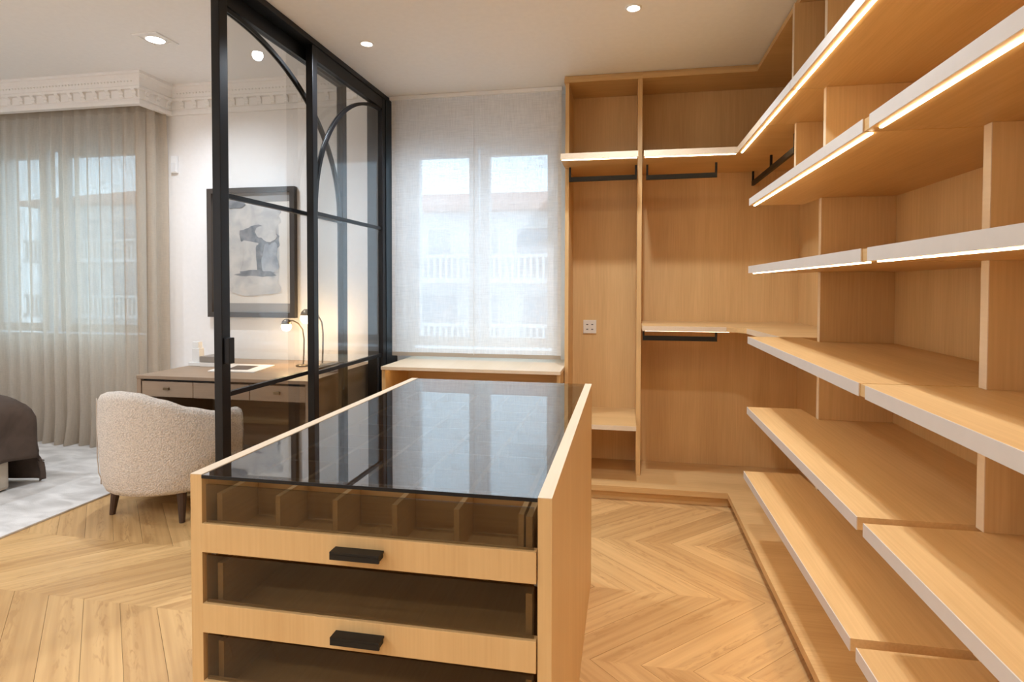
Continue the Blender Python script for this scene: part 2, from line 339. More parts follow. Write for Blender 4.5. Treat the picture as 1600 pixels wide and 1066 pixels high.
# windows
def window(name, rect, sashes, label):
    x0, x1, z0, z1 = rect; y = YW + 0.10
    r = empty(name, ((x0 + x1) / 2, y, z0), label, None, kind='structure')
    bm = bmesh.new(); f = 0.05
    for a, b, c, d in ((x0, x1, z0, z0 + f), (x0, x1, z1 - f, z1), (x0, x0 + f, z0 + f, z1 - f), (x1 - f, x1, z0 + f, z1 - f)): box(a, b, y, y + .08, c, d, bm)
    add('window_frame', bm, M['frame_white'], r)
    for a, b, c, d in sashes:
        bm = bmesh.new(); g = 0.072
        sx0, sx1, sz0, sz1 = a - g, b + g, c - g, d + g
        for p, q, u, v in ((sx0, sx1, sz0, c), (sx0, sx1, d, sz1), (sx0, a, c, d), (b, sx1, c, d)): box(p, q, y - .02, y + .045, u, v, bm)
        s = add('window_sash', bm, M['frame_white'], r)
        B('pane', 'window_glass', s, a, b, y + .01, y + .016, c, d)
    return r
w1 = window('window_1', W1, [(-1.60, -1.195, 0.95, 2.345), (-1.035, -0.585, 0.95, 2.345)], 'white casement window behind the linen blind')
B('window_handle', 'frame_white', w1, -1.125, -1.105, YW + .06, YW + .08, 1.58, 1.72)
w2 = window('window_2', W2, [(-5.60, -5.17, 1.0, 2.48), (-4.90, -4.17, 1.0, 2.48)], 'white casement window behind the sheer curtains')

# cornice and pelmet of the bedroom
YP, XP = 3.82, -3.74
cor = empty('trim_1', (XP, YP, 2.755), 'white plaster cornice with scroll blocks', None, kind='structure')
def sweep(prof, path):
    """prof: (out, z) pairs; path: xy points, the outside is to the right of travel"""
    bm = bmesh.new(); rings = []
    n = len(path)
    for i, p in enumerate(path):
        p = Vector((*p, 0)); ds = []
        if i > 0: ds.append((p - Vector((*path[i - 1], 0))).normalized())
        if i < n - 1: ds.append((Vector((*path[i + 1], 0)) - p).normalized())
        nr = [Vector((d.y, -d.x, 0)) for d in ds]
        m = nr[0] if len(nr) == 1 else (nr[0] + nr[1]) / (1 + nr[0].dot(nr[1]))
        rings.append([bm.verts.new(p + m * o + Vector((0, 0, z))) for o, z in prof])
    for a, b in zip(rings, rings[1:]):
        for k in range(len(prof) - 1): bm.faces.new((a[k], b[k], b[k + 1], a[k + 1]))
    return bm
prof = [(-.03, 2.755), (.016, 2.755), (.016, 2.785), (.006, 2.79), (.006, 2.80), (.014, 2.805), (.014, 2.865), (.035, 2.868), (.038, 2.885), (.03, 2.892), (.034, 2.90), (.05, 2.945), (.066, 2.965), (.075, 2.97), (.075, 2.99)]
path = [(-6.4, YP), (XP, YP), (XP, YW), (XSTEP, YW)]
o = add('cornice_moulding', sweep(prof, path), M['plaster'], cor)
B('pelmet_board', 'plaster', cor, -6.4, XP - .002, YP + .002, YP + .04, 2.758, 2.985)
B('pelmet_return', 'plaster', cor, XP - .04, XP - .004, YP + .04, YW - .002, 2.758, 2.985)
def block_mesh():
    bm = bmesh.new(); pr = [(0, 0), (.010, .004), (.016, .016), (.012, .028), (.016, .040), (.028, .050), (.030, .058), (0, .058)]
    a = [bm.verts.new((-.016, -o, z)) for o, z in pr]; b = [bm.verts.new((.016, -o, z)) for o, z in pr]
    bm.faces.new(a); bm.faces.new(b[::-1])
    for i in range(len(pr)): j = (i + 1) % len(pr); bm.faces.new((a[i], b[i], b[j], a[j]))
    bmesh.ops.recalc_face_normals(bm, faces=bm.faces)
    me = bpy.data.meshes.new('scroll_block'); bm.to_mesh(me); bm.free(); me.materials.append(M['plaster']); return me
bme = block_mesh()
def place_block(x, y, rz):
    o = bpy.data.objects.new('scroll_block', bme); COL.objects.link(o); o.parent = cor; o.location = Vector((x, y, 2.806)) - ORG[cor]; o.rotation_euler = (0, 0, rz)
x = XP - .02
while x > -6.2: place_block(x, YP - .014, 0); x -= 0.118
for y in (YP + .05, YP + .155, YP + .26): place_block(XP + .012, y, math.pi / 2)
x = XP + .12
while x < XSTEP - .03: place_block(x, YW - .012, 0); x += 0.118
bm = bmesh.new(); x = -6.2
while x < XP: lathe([(0, -.008), (.009, 0), (0, .008)], (x, YP - .044, 2.922), 6, bm); x += 0.03
x = XP
while x < XSTEP - .03: lathe([(0, -.008), (.009, 0), (0, .008)], (x, YW - .044, 2.922), 6, bm); x += 0.03
add('bead_row', bm, M['plaster'], cor, kind='stuff')
# low baseboard of the bedroom
tag(add('baseboard_back', box(-3.7, -1.9, YW - .015, YW, 0, .12), M['white']), 'white bedroom baseboard', None, kind='structure')

# ------------------------------------------------------------------ sliding steel and glass doors
def bar(bm, y0, y1, z0, z1, x0, x1): box(x0, x1, y0, y1, z0, z1, bm)
def steel_door(name, xf, y0, y1, sn, sf, arch, label, handle=None):
    """xf: face towards the wardrobe; y0/y1: ends; sn/sf: stile widths; arch: ellipse (yc, a, zc, b, from, to)"""
    x0, x1 = xf - .042, xf
    r = empty(name, ((x0 + x1) / 2, (y0 + y1) / 2, 0.0), label, None, kind='structure')
    for a, b in ((y0, y0 + sn), (y1 - sf, y1)):
        bm = box(x0, x1, a, b, 0.012, 2.715, bev=.003); add('stile', bm, M['black'], r)
    yi0, yi1 = y0 + sn, y1 - sf
    B('top_rail', 'black', r, x0 + .001, x1 - .001, yi0, yi1, 2.638, 2.714)
    B('bottom_rail', 'black', r, x0 + .001, x1 - .001, yi0, yi1, 0.013, 0.10)
    xm = (x0 + x1) / 2
    for z in (0.836, 1.765): B('glazing_bar', 'black', r, xm - .012, xm + .012, yi0, yi1, z - .011, z + .011)
    for z0, z1 in ((.10, .825), (.847, 1.754), (1.776, 2.638)): B('glass_pane', 'clear', r, xm - .003, xm + .003, yi0, yi1, z0, z1)
    yc, a, zc, b, t0, t1 = arch; bm = bmesh.new(); pts = []
    N = 40
    for i in range(N + 1):
        t = math.radians(t0 + (t1 - t0) * i / N); pts.append((yc + a * math.cos(t), zc + b * math.sin(t), yc + (a - .020) * math.cos(t), zc + (b - .020) * math.sin(t)))
    for xa, xb in ((xm + .0035, xm + .012), (xm - .012, xm - .0035)):
        vs = [[bm.verts.new((X, y, z)) for X, y, z in ((xa, p[0], p[1]), (xb, p[0], p[1]), (xb, p[2], p[3]), (xa, p[2], p[3]))] for p in pts]
        for u, v in zip(vs, vs[1:]):
            for k in range(4): bm.faces.new((u[k], v[k], v[(k + 1) % 4], u[(k + 1) % 4]))
        bm.faces.new(vs[0]); bm.faces.new(vs[-1][::-1])
    add('arch_bar', bm, M['black'], r)
    if handle:
        h = B('handle', 'black', r, x1, x1 + .028, handle[0], handle[1], handle[2], handle[3], bev=.003, label='black box pull handle')
    return r
steel_door('door_1', -1.82, 2.29, 3.475, .056, .056, (2.345, 1.075, 1.786, 0.852, 0, 90), 'black steel glass sliding door with box handle', (2.30, 2.338, 0.985, 1.105))
steel_door('door_2', -1.755, 2.955, 3.935, .05, .05, (3.885, 0.885, 1.786, 0.852, 90, 180), 'black steel glass sliding door beside the window', None)
tr = empty('trim_2', (-1.81, 3.1, 2.72), 'black ceiling track above the steel doors', None, kind='structure')
B('track', 'black', tr, -1.90, -1.862, 0.2, YW - .004, 2.716, 2.748); B('track', 'black', tr, -1.861, -1.75, 2.28, YW - .004, 2.7165, 2.748)
tag(add('trim_3', box(-1.90, -1.752, 3.938, YW, 0, 2.715), M['black']), 'black steel jamb post on window wall', None, kind='structure')

# ================================================================== WARDROBES AND SHELVES
XB, YBK = 1.155, 4.115           # face of the side panels, face of the rear panels
def poly_shelf(name, root, pts, z0, z1, mat, front, led=None, band='edge', led_mat='led'):
    """front: list of (p, q) xy segments carrying the pale edge band (outside to the left of p->q) ; led: inset of the strip"""
    s = add(name, prism(pts, z0, z1), M[mat], root)
    for p, q in front:
        p, q = Vector(p), Vector(q); d = (q - p).normalized(); n = Vector((-d.y, d.x))
        f = [p, q, q + n * .0025, p + n * .0025]
        add('edge_band', prism([tuple(v) for v in f], z0 - .0005, z1 + .0005), M[band], s)
        if led:
            a, b = p - n * led + d * led * 0.4, q - n * led - d * led * 0.4
            f = [a, b, b - n * .0075, a - n * .0075]
            add('led_strip', prism([tuple(v) for v in f], z0 - .0035, z0 - .0002), M[led_mat], s)
    return s
# shared platform running round both walls
pf = empty('platform', (0.6, 3.6, 0), 'low oak platform running round under the wardrobe bays and shelves', 'platform')
LP = [(-.405, 3.55), (.615, 3.55), (.615, -.55), (XB, -.55), (XB, YBK), (-.405, YBK)]
add('deck', prism(LP, .058, .092), M['oak_x'], pf)
for a in ([(-.405, 3.58), (.645, 3.58), (.645, 3.60), (-.405, 3.60)], [(.645, -.55), (.665, -.55), (.665, 3.60), (.645, 3.60)]): add('plinth_board', prism(a, 0, .058), M['oak_x'], pf)

# narrow hanging bay
na = empty('wardrobe', (-.155, 3.85, .092), 'narrow open oak wardrobe bay with a single rail beside the blind', 'wardrobe')
YD = 3.78
B('side_panel', 'oak_z', na, -.405, -.380, YD, YBK, .093, 2.70, bev=.001)
B('back_panel', 'oak_z', na, -.380, .070, YBK - .012, YBK, .093, 2.70)
B('divider', 'oak_z', na, .070, .100, YD, YBK, .093, 2.70, bev=.001)
B('top_board', 'oak_x', na, -.412, .100, YD - .004, YBK, 2.701, 2.730); B('top_filler', 'oak_x', na, -.412, .100, YD + .012, YBK, 2.7305, 2.7495)
poly_shelf('shelf', na, [(-.405, 3.50), (.068, 3.50), (.068, YD - .001), (.069, YBK - .013), (-.379, YBK - .013), (-.379, YD - .001), (-.405, YD - .001)], 2.133, 2.168, 'oak_x', [((.068, 3.50), (-.405, 3.50))], .018, 'pale_edge_wood')
poly_shelf('shelf', na, [(-.379, 3.572), (.069, 3.572), (.069, YBK - .013), (-.379, YBK - .013)], .440, .468, 'oak_x', [((.069, 3.572), (-.379, 3.572))], .03, 'pale_edge_wood', 'led_dim')
def rail(root, p, q, top, n=2, inset=0.0):
    """flat black hanging rail from p to q with drop brackets up to z = top"""
    p, q = Vector(p), Vector(q); d = (q - p).normalized(); s = Vector((-d.y, d.x, 0)) * .008
    L = (q - p).length; bm = bmesh.new()
    vs = [bm.verts.new(c + s * e + Vector((0, 0, z))) for c in (p, q) for e in (-1, 1) for z in (-.015, .015)]
    for f in ((0, 1, 3, 2), (4, 6, 7, 5), (0, 4, 5, 1), (2, 3, 7, 6), (0, 2, 6, 4), (1, 5, 7, 3)): bm.faces.new([vs[i] for i in f])
    r = add('hanging_rail', bm, M['rail'], root, label='flat black hanging rail')
    for i in range(n):
        c = p + d * (.006 + inset + (L - .012 - 2 * inset) * i / (n - 1))
        B('bracket', 'rail', r, c.x - .0065, c.x + .0065, c.y - .0065, c.y + .0065, c.z + .0152, top)
    return r
rail(na, (-.376, 3.75, 2.052), (.066, 3.75, 2.056), 2.1325)

# corner bay
co = empty('wardrobe', (.63, 3.85, .092), 'wide corner wardrobe bay with double hanging rails in light oak', 'wardrobe')
B('back_panel', 'oak_z', co, .100, .640, YBK - .012, YBK, .093, 2.70); B('back_panel', 'oak_z', co, .640, XB, YBK - .0115, YBK, .093, 2.70)
B('side_panel', 'oak_z', co, XB, XB + .018, 2.93, YBK, .093, 2.70)
XT = .805
add('top_board', prism([(.1005, YD - .004), (XT, YD - .004), (XT, 2.931), (XB, 2.931), (XB, YBK), (.1005, YBK)], 2.701, 2.730), M['oak_x'], co)
add('top_filler', prism([(.1005, YD + .012), (XT + .016, YD + .012), (XT + .016, 2.931), (XB, 2.931), (XB, YBK), (.1005, YBK)], 2.7305, 2.7495), M['oak_x'], co)
XF1 = .643
poly_shelf('shelf', co, [(.102, 3.50), (XF1, 3.50), (XF1, 2.932), (XB, 2.932), (XB, YBK - .013), (.102, YBK - .013)], 2.133, 2.168, 'oak_x', [((XF1, 3.50), (.102, 3.50)), ((XF1, 2.932), (XF1, 3.50))], .018, 'pale_edge_wood')
s = poly_shelf('shelf', co, [(.102, 3.56), (.60, 3.56), (.66, 3.535), (.70, 3.47), (.745, 2.931), (XB, 2.931), (XB, YBK - .013), (.102, YBK - .013)], 1.070, 1.100, 'oak_x', [((.60, 3.56), (.102, 3.56)), ((.745, 2.931), (.70, 3.47))], None, 'pale_edge_wood')
B('led_strip', 'led_mid', s, .12, .62, 3.590, 3.598, 1.0665, 1.0699); B('led_strip', 'led_mid', s, .775, .783, 2.96, 3.45, 1.0665, 1.0699)
rail(co, (.125, 3.75, 2.050), (.565, 3.75, 2.054), 2.1325)
rail(co, (.108, 3.72, 1.012), (.570, 3.72, 1.012), 1.0695)
rail(co, (.85, 3.10, 2.050), (.85, 4.085, 2.050), 2.1325, 3, .0)

# long shelving run
su = empty('shelving_unit', (.9, 1.2, .092), 'long oak shelving run with lit shelves opposite the glass doors', 'shelving unit')
XF, YE, YN = .594, 2.92, -.5
B('back_panel', 'oak_z', su, XB, XB + .018, YN, 1.55, .093, 2.70); B('back_panel', 'oak_z', su, XB, XB + .018, 1.552, 2.929, .093, 2.70)
add('top_board', prism([(XT, YN), (XB, YN), (XB, 2.929), (XT, 2.929)], 2.701, 2.730), M['oak_y'], su)
add('top_filler', prism([(XT + .016, YN), (XB, YN), (XB, 2.929), (XT + .016, 2.929)], 2.7305, 2.7495), M['oak_y'], su)
XA, YA, YB_ = .853, 2.70, 1.53
levels = [('low', .432, XF - .012, .018), ('lower', .752, XF, .018), ('mid', 1.100, XF, .018), ('led3', 1.446, XF, .018), ('led2', 1.776, XF, .018)]  # strips under low, lower and mid are unseen, added to light tops below
TH = .033
prev = .092
for nm, z, xf, led in levels:
    g0, g1 = 1.535, 1.575
    far = [(xf, g1), (xf, YE), (.84, YE), (XA, YA + .0305), (XB, YA + .0305), (XB, g1)]
    near = [(xf, YN), (xf, g0), (XB, g0), (XB, YN)]
    a = poly_shelf('shelf', su, far[::-1], z - TH, z, 'oak_y', [((xf, g1), (xf, YE))], led)
    b = poly_shelf('shelf', su, near[::-1], z - TH, z, 'oak_y', [((xf, YN), (xf, g0))], led)
    if nm in ('mid', 'led3', 'led2'):
        B('joint_block', 'oak_y', a, xf + .002, XB, g0 + .0005, g1 - .0005, z - TH + .001, z - .001)
    # uprights between this level and the one below
    for yu, xu in ((YA, XA), (YB_, .86), (.35, .86)):
        u = B('upright', 'oak_z', su, xu, XB - .001, yu, yu + .03, prev + .0005, z - TH - .0005)
        B('edge_band', 'pale_edge_wood', u, xu - .002, xu, yu, yu + .03, prev + .0005, z - TH - .0005)
    prev = z
# lit top level
for y0, y1 in ((2.421, 2.928), (1.02, 2.417), (YN, 1.016)):
    poly_shelf('shelf', su, [(XF1, y0), (XB, y0), (XB, y1), (XF1, y1)], 2.133, 2.168, 'oak_y', [((XF1, y0), (XF1, y1))], .018)
for yu, xu, z0, z1 in ((2.902, .80, 1.777, 2.1325), (2.902, .785, 2.1685, 2.7005), (2.405, .772, 1.777, 2.1325), (2.405, .772, 2.1685, 2.7005), (1.0, .80, 1.777, 2.1325), (1.0, .80, 2.1685, 2.7005)):
    u = B('upright', 'oak_z', su, xu, XB - .001, yu, yu + .026, z0, z1); B('edge_band', 'pale_edge_wood', u, xu - .002, xu, yu, yu + .026, z0, z1)
# wall outlet inside the narrow bay
ot = empty('wall_outlet', (-.256, YBK - .012, 1.0), 'small square ivory socket on the oak rear panel', 'socket')
B('plate', 'socket', ot, -.303, -.209, YBK - .022, YBK - .0125, 1.003, 1.100, bev=.003)
for dx, dz in ((-.018, .016), (.018, .016), (-.018, -.018), (.018, -.018)): B('socket_slot', 'hole', ot, -.256 + dx - .007, -.256 + dx + .007, YBK - .0235, YBK - .0222, 1.0515 + dz - .003, 1.0515 + dz + .003)

# unit under the window, its top is the sill
sl = empty('window_bench', (-1.0, 3.8, 0), 'low oak unit with a pale top under the window blind', 'cabinet')
B('top_slab', 'pale_edge_wood', sl, -1.625, -.407, 3.56, YW - .002, .778, .800, bev=.001)
B('side_panel', 'oak_z', sl, -1.625, -1.60, 3.575, YW - .004, 0.0, .7775); B('side_panel', 'oak_z', sl, -.432, -.410, 3.575, YW - .004, 0.0, .7775)
B('back_panel', 'oak_x', sl, -1.60, -.432, 3.98, 3.995, 0.0, .7775); B('shelf', 'oak_x', sl, -1.60, -.432, 3.60, 3.979, .36, .385)
B('led_strip', 'led_dim', sl, -1.58, -1.42, 3.60, 3.612, .7735, .7774)

# ------------------------------------------------------------------ linen blind
bl = empty('roman_blind', (-1.09, 3.985, .82), 'translucent white linen blind hanging over the casement window', 'blind')
bm = bmesh.new(); nx, nz = 40, 60
vv = [[bm.verts.new((-1.725 + 1.27 * i / nx, 3.985 + .004 * math.sin(i * .9 + j * .13) * (1 - j / nz) + .003 * math.sin(j * .7), .822 + 1.90 * j / nz)) for i in range(nx + 1)] for j in range(nz + 1)]
for j in range(nz):
    for i in range(nx): bm.faces.new((vv[j][i], vv[j][i + 1], vv[j + 1][i + 1], vv[j + 1][i]))
add('cloth', bm, M['blind'], bl, smooth=True)
for x in (-1.725, -.478): add('side_hem', box(x, x + .024, 3.979, 3.9805, .83, 2.715), M['blind'], bl)
B('bottom_bar', 'curtain_head', bl, -1.725, -.455, 3.978, 3.992, .822, .850)
B('head_rail', 'white', bl, -1.735, -.45, 3.965, 4.01, 2.722, 2.748)
tag(add('blind_cord', tube([(-1.09, 3.972, 2.72), (-1.091, 3.974, 1.6), (-1.09, 3.972, .84)], .0015, seg=5), M['page']), 'thin pull cord down the middle of the blind', 'cord')

# ================================================================== ISLAND
IX0, IX1, IY0, IY1, IZ = -1.008, -.149, 1.158, 2.555, .905
isl = empty('island_cabinet', ((IX0 + IX1) / 2, (IY0 + IY1) / 2, 0), 'oak dressing island with a smoked glass display top', 'cabinet')
for a, b in ((IX0, IX0 + .030), (IX1 - .030, IX1)):
    p = B('side_panel', 'island', isl, a, b, IY0, IY1, 0.0, IZ - .0015)
    B('edge_band', 'pale_edge_wood', p, a, b, IY0, IY1, IZ - .0014, IZ)
ix0, ix1 = IX0 + .0305, IX1 - .0305
B('rear_panel', 'island', isl, ix0, ix1, IY1 - .02, IY1, 0.0, .895); B('base', 'island', isl, ix0, ix1, IY0 + .02, IY1 - .021, 0.02, .10)
B('glass_top', 'smoke', isl, ix0, ix1, IY0, IY1 - .002, .8965, .9035)
B('top_edge', 'black', isl, ix0, ix1, IY0 - .0015, IY0 - .0005, .8955, .9035, label='dark polished edge of the glass top')
B('rear_rail', 'island', isl, ix0, ix1, IY1 - .04, IY1 - .0205, .86, .895)
fronts = [(.722, .790, .880), (.531, .600, .712), (.345, .415, .522), (.16, .230, .336)]
for i, (z0, z1, zg) in enumerate(fronts):
    d = B('drawer', 'island', isl, ix0 + .002, ix1 - .002, IY0 - .004, IY0 + .018, z0, z1, bev=.0012)
    B('glass_front', 'smoke_front', d, ix0 + .008, ix1 - .008, IY0 + .004, IY0 + .010, z1, zg)
    B('drawer_bottom', 'oak_y', d, ix0 + .016, ix1 - .016, IY0 + .0185, 2.50, z0 + .012, z0 + .024)
    for a, b in ((ix0 + .016, ix0 + .030), (ix1 - .030, ix1 - .016)): B('drawer_side', 'oak_y', d, a, b, IY0 + .03, 2.50, z0 + .0245, zg - .03)
    B('drawer_back', 'oak_x', d, ix0 + .0305, ix1 - .0305, 2.485, 2.50, z0 + .0245, zg - .03)
    h = bmesh.new(); box(-.636, -.521, 1.126, 1.1535, z1 - .030, z1 - .025, h); box(-.636, -.521, 1.126, 1.131, z1 - .042, z1 - .0305, h)
    add('handle', h, M['rail'], d, label='black metal tab handle')
    B('handle_plate', 'rail', d, -.634, -.523, 1.1315, 1.1535, z1 - .041, z1 - .0305)
    if i == 0:
        for x in (-.811, -.664, -.517, -.370, -.223): B('divider', 'oak_y', d, x - .006, x + .006, IY0 + .045, 2.484, z0 + .0245, .848)
        y = 1.325
        while y < 2.45:
            for x0, x1 in ((ix0 + .031, -.8175), (-.8045, -.6705), (-.6575, -.5235), (-.5105, -.3765), (-.3635, -.2295)): B('divider', 'oak_x', d, x0, x1, y - .005, y + .005, z0 + .0245, .846)
            y += .143
B('runner', 'grey_box', isl, ix0, ix0 + .012, IY0 + .03, 2.48, .70, .715); B('runner', 'grey_box', isl, ix1 - .012, ix1, IY0 + .03, 2.48, .70, .715)

# ================================================================== LIGHTS
def spot(loc, power, col, size=2.65, blend=1.0, parent=None):
    l = bpy.data.lights.new('spot', 'SPOT'); l.energy = power; l.color = col; l.spot_size = size; l.spot_blend = blend; l.shadow_soft_size = .03
    o = bpy.data.objects.new('lamp_light', l); COL.objects.link(o); o.location = loc
    if parent is not None: o.parent = parent; o.location = Vector(loc) - ORG[parent]
    return o
def downlight(x, y, z, power, label, r=.040):
    d = empty('downlight', (x, y, z), label, 'light', 'recessed downlights of the dressing area')
    add('trim_ring', lathe([(r * .74, -.001), (r * .80, -.006), (r, -.006), (r * 1.06, -.003), (r * 1.06, 0)], (x, y, z)), M['white'], d, smooth=True)
    add('lamp_disc', lathe([(0, -.003), (r * .72, -.003), (r * .74, -.001)], (x, y, z)), M['lamp'], d)
    spot((x, y, z - .02), power, SPOT_COL, parent=d)
downlight(-1.487, 3.082, CEIL, SPOT_DRESS, 'round white downlight in the ceiling close to the steel doors')
downlight(.029, 2.92, CEIL, SPOT_DRESS, 'round white downlight in the ceiling in front of the wardrobe bays')
for x, y in ((.15, 1.6), (-1.49, -.9), (.03, -.9)): downlight(x, y, CEIL, SPOT_DRESS, 'added round fill downlight in the unseen dressing area ceiling')  # out of view, added to fill shelves, aisle floor and ceiling
def square_light(x, y, z, power, label):
    d = empty('square_downlight', (x, y, z), label, 'light', 'square downlights of the bedroom'); h = .095
    bm = bmesh.new()
    for a, b, c, e in ((-h, h, -h, -h + .025), (-h, h, h - .025, h), (-h, -h + .025, -h + .025, h - .025), (h - .025, h, -h + .025, h - .025)): box(x + a, x + b, y + c, y + e, z - .008, z - .0005, bm)
    add('frame', bm, M['white'], d); B('recess', 'plaster', d, x - h + .025, x + h - .025, y - h + .025, y + h - .025, z - .002, z - .0005)
    add('lamp_disc', lathe([(0, -.008), (.050, -.008), (.054, -.003)], (x, y, z)), M['lamp'], d); add('lamp_ring', lathe([(.054, -.003), (.056, -.010), (.064, -.008), (.064, -.0025)], (x, y, z)), M['white'], d)
    spot((x, y, z - .025), power, SPOT_COL, parent=d)
square_light(-3.10, 3.30, CEIL2, SPOT_BED, 'square white framed downlight in the ceiling over the armchair')
for x, y in ((-5.0, 2.0), (-2.9, -.5), (-4.4, -.5), (-5.7, -.5), (-2.9, -1.3), (-4.4, -1.3), (-5.7, -1.3)): square_light(x, y, CEIL2, SPOT_BED, 'added square fill downlight in the unseen bedroom ceiling')  # unseen lamps, added so wall bounce brightens ceiling and shelves

# ================================================================== BEDROOM
rug = tag(add('rug', box(-6.2, -3.252, 1.2, 3.99, 0.0005, .012, bev=.003), M['rug']), 'pale grey mottled rug under the bed', 'rug')
# curtains
def curtain(name, pts, amp, wl, z0, z1, label, seed):
    r = empty(name, (pts[0][0], pts[0][1], z0), label, 'curtain', 'sheer linen curtains')
    P = [Vector((*p, 0)) for p in pts]; seg = [(b - a).length for a, b in zip(P, P[1:])]; T = sum(seg); n = int(T / .008); rnd = random.Random(seed)
    ph = [rnd.uniform(0, 6.28) for _ in range(6)]
    def base(s):
        for k, L in enumerate(seg):
            if s <= L or k == len(seg) - 1:
                d = (P[k + 1] - P[k]).normalized(); return P[k] + d * min(s, L), Vector((d.y, -d.x, 0))
            s -= L
    def col(s, z):
        h = (z - z0) / (z1 - z0); p, nr = base(s)
        a = amp * (0.85 + .3 * math.sin(s * 3.1 + ph[0])) * (0.55 + 0.45 * min(1, (1 - h) * 6))
        w = math.sin(2 * math.pi * s / wl + .8 * math.sin(s * 2.3 + ph[1]) + .35 * math.sin(h * 3 + ph[2] + s))
        w = math.copysign(abs(w) ** .75, w) + .22 * math.sin(2 * math.pi * s / (wl * .47) + ph[3]) * h + .25 * math.sin(2 * math.pi * s / (wl * 2.7) + ph[4]) * (1 - h)
        flare = max(0, .10 - h) / .10
        q = p + nr * (a * w * (1 + .55 * flare) + .045 * flare ** 2 * (0.6 + .4 * math.sin(s * 9 + ph[4])))
        return Vector((q.x + .02 * flare * math.sin(s * 13 + ph[5]), q.y, z))
    zs = [z0 + (z1 - z0) * (k / 44) ** 1.15 for k in range(45)]; zc = z1 - .16
    def sheet(zlist):
        bm = bmesh.new(); g = [[bm.verts.new(col(T * i / n, z)) for i in range(n + 1)] for z in zlist]
        for a, b in zip(g, g[1:]):
            for i in range(n): bm.faces.new((a[i], a[i + 1], b[i + 1], b[i]))
        return bm
    add('drape', sheet([z for z in zs if z < zc] + [zc]), M['curtain'], r, smooth=True)
    add('heading', sheet([zc + (z1 - zc) * k / 8 for k in range(9)]), M['curtain_head'], r, smooth=True)
    return r
curtain('curtain', [(-6.2, 3.95), (-4.50, 3.95)], .042, .125, .016, 2.90, 'sheer beige linen curtain hanging behind the bed', 3)
curtain('curtain', [(-4.49, 3.945), (-3.80, 3.945), (-3.77, 4.09)], .042, .118, .016, 2.90, 'sheer beige linen curtain beside the white wall corner', 5)
cr = tag(add('curtain_rail', box(-6.3, -3.80, 3.935, 3.965, 2.915, 2.985), M['white']), 'white ceiling rail behind the cornice pelmet', 'curtain rail')

# bed corner
bed = empty('bed', (-4.9, 2.2, .012), 'upholstered bed under a brown grey quilted spread', 'bed')
B('base', 'bed_base', bed, -5.95, -3.935, 1.35, 2.985, .02, .30, bev=.02); B('leg', 'dark_leg', bed, -4.2, -4.12, 3.02, 3.08, .013, .20); B('leg', 'dark_leg', bed, -5.85, -5.77, 3.02, 3.08, .013, .20)
B('mattress', 'sheet', bed, -5.95, -3.96, 1.35, 3.08, .205, .56, bev=.05)
bm = bmesh.new(); nu, nv = 90, 60
def drape_pt(u, v):
    # u: along x from bed middle out over the +x side, v: along y out over the foot end
    ex, ey, zt, r = -3.93, 3.11, .61, .17
    lx, ly = -5.95 + u * 2.36, 1.4 + v * 2.28
    ox, oy = max(0, lx - (ex - r)), max(0, ly - (ey - r))
    q = math.radians(90); arc = r * q
    def fold(o):
        if o <= 0: return 0.0, 0.0
        if o < arc: return r * math.sin(o / r), r * (1 - math.cos(o / r))
        return r + (o - arc) * .07, r + (o - arc) * .995
    fx, dx_ = fold(ox); fy, dy_ = fold(oy); dz = max(dx_, dy_) + .12 * min(dx_, dy_)
    x = min(lx, ex - r) + fx; y = min(ly, ey - r) + fy
    both = min(dx_, dy_)
    x += .10 * both; y += .06 * both
    z = zt - dz + .012 * noise.noise(Vector((lx * 3, ly * 3, 0))) + .006 * noise.noise(Vector((lx * 9, ly * 9, 3)))
    z += .03 * math.exp(-((lx + 4.3) ** 2) / .2)
    hem = .03
    x += .012 * math.sin(ly * 16 + lx * 3) * min(1, dx_ * 4); y += .015 * math.sin(lx * 14) * min(1, dy_ * 4)
    return Vector((x, y, max(z, hem)))
g = [[bm.verts.new(drape_pt(i / nu, j / nv)) for i in range(nu + 1)] for j in range(nv + 1)]
for j in range(nv):
    for i in range(nu): bm.faces.new((g[j][i], g[j][i + 1], g[j + 1][i + 1], g[j + 1][i]))
sp = add('bedspread', bm, M['spread'], bed, smooth=True)
md = sp.modifiers.new('thick', 'SOLIDIFY'); md.thickness = .014; md.offset = 1
# quilting seams along the spread
bm = bmesh.new()
for k in range(8):
    v = .55 + .05 * k
    path = [drape_pt(i / 60, v) + Vector((0, 0, .009)) for i in range(36, 61)]; tube(path, .004, bm, 5)
add('quilting', bm, M['spread'], bed, smooth=True)

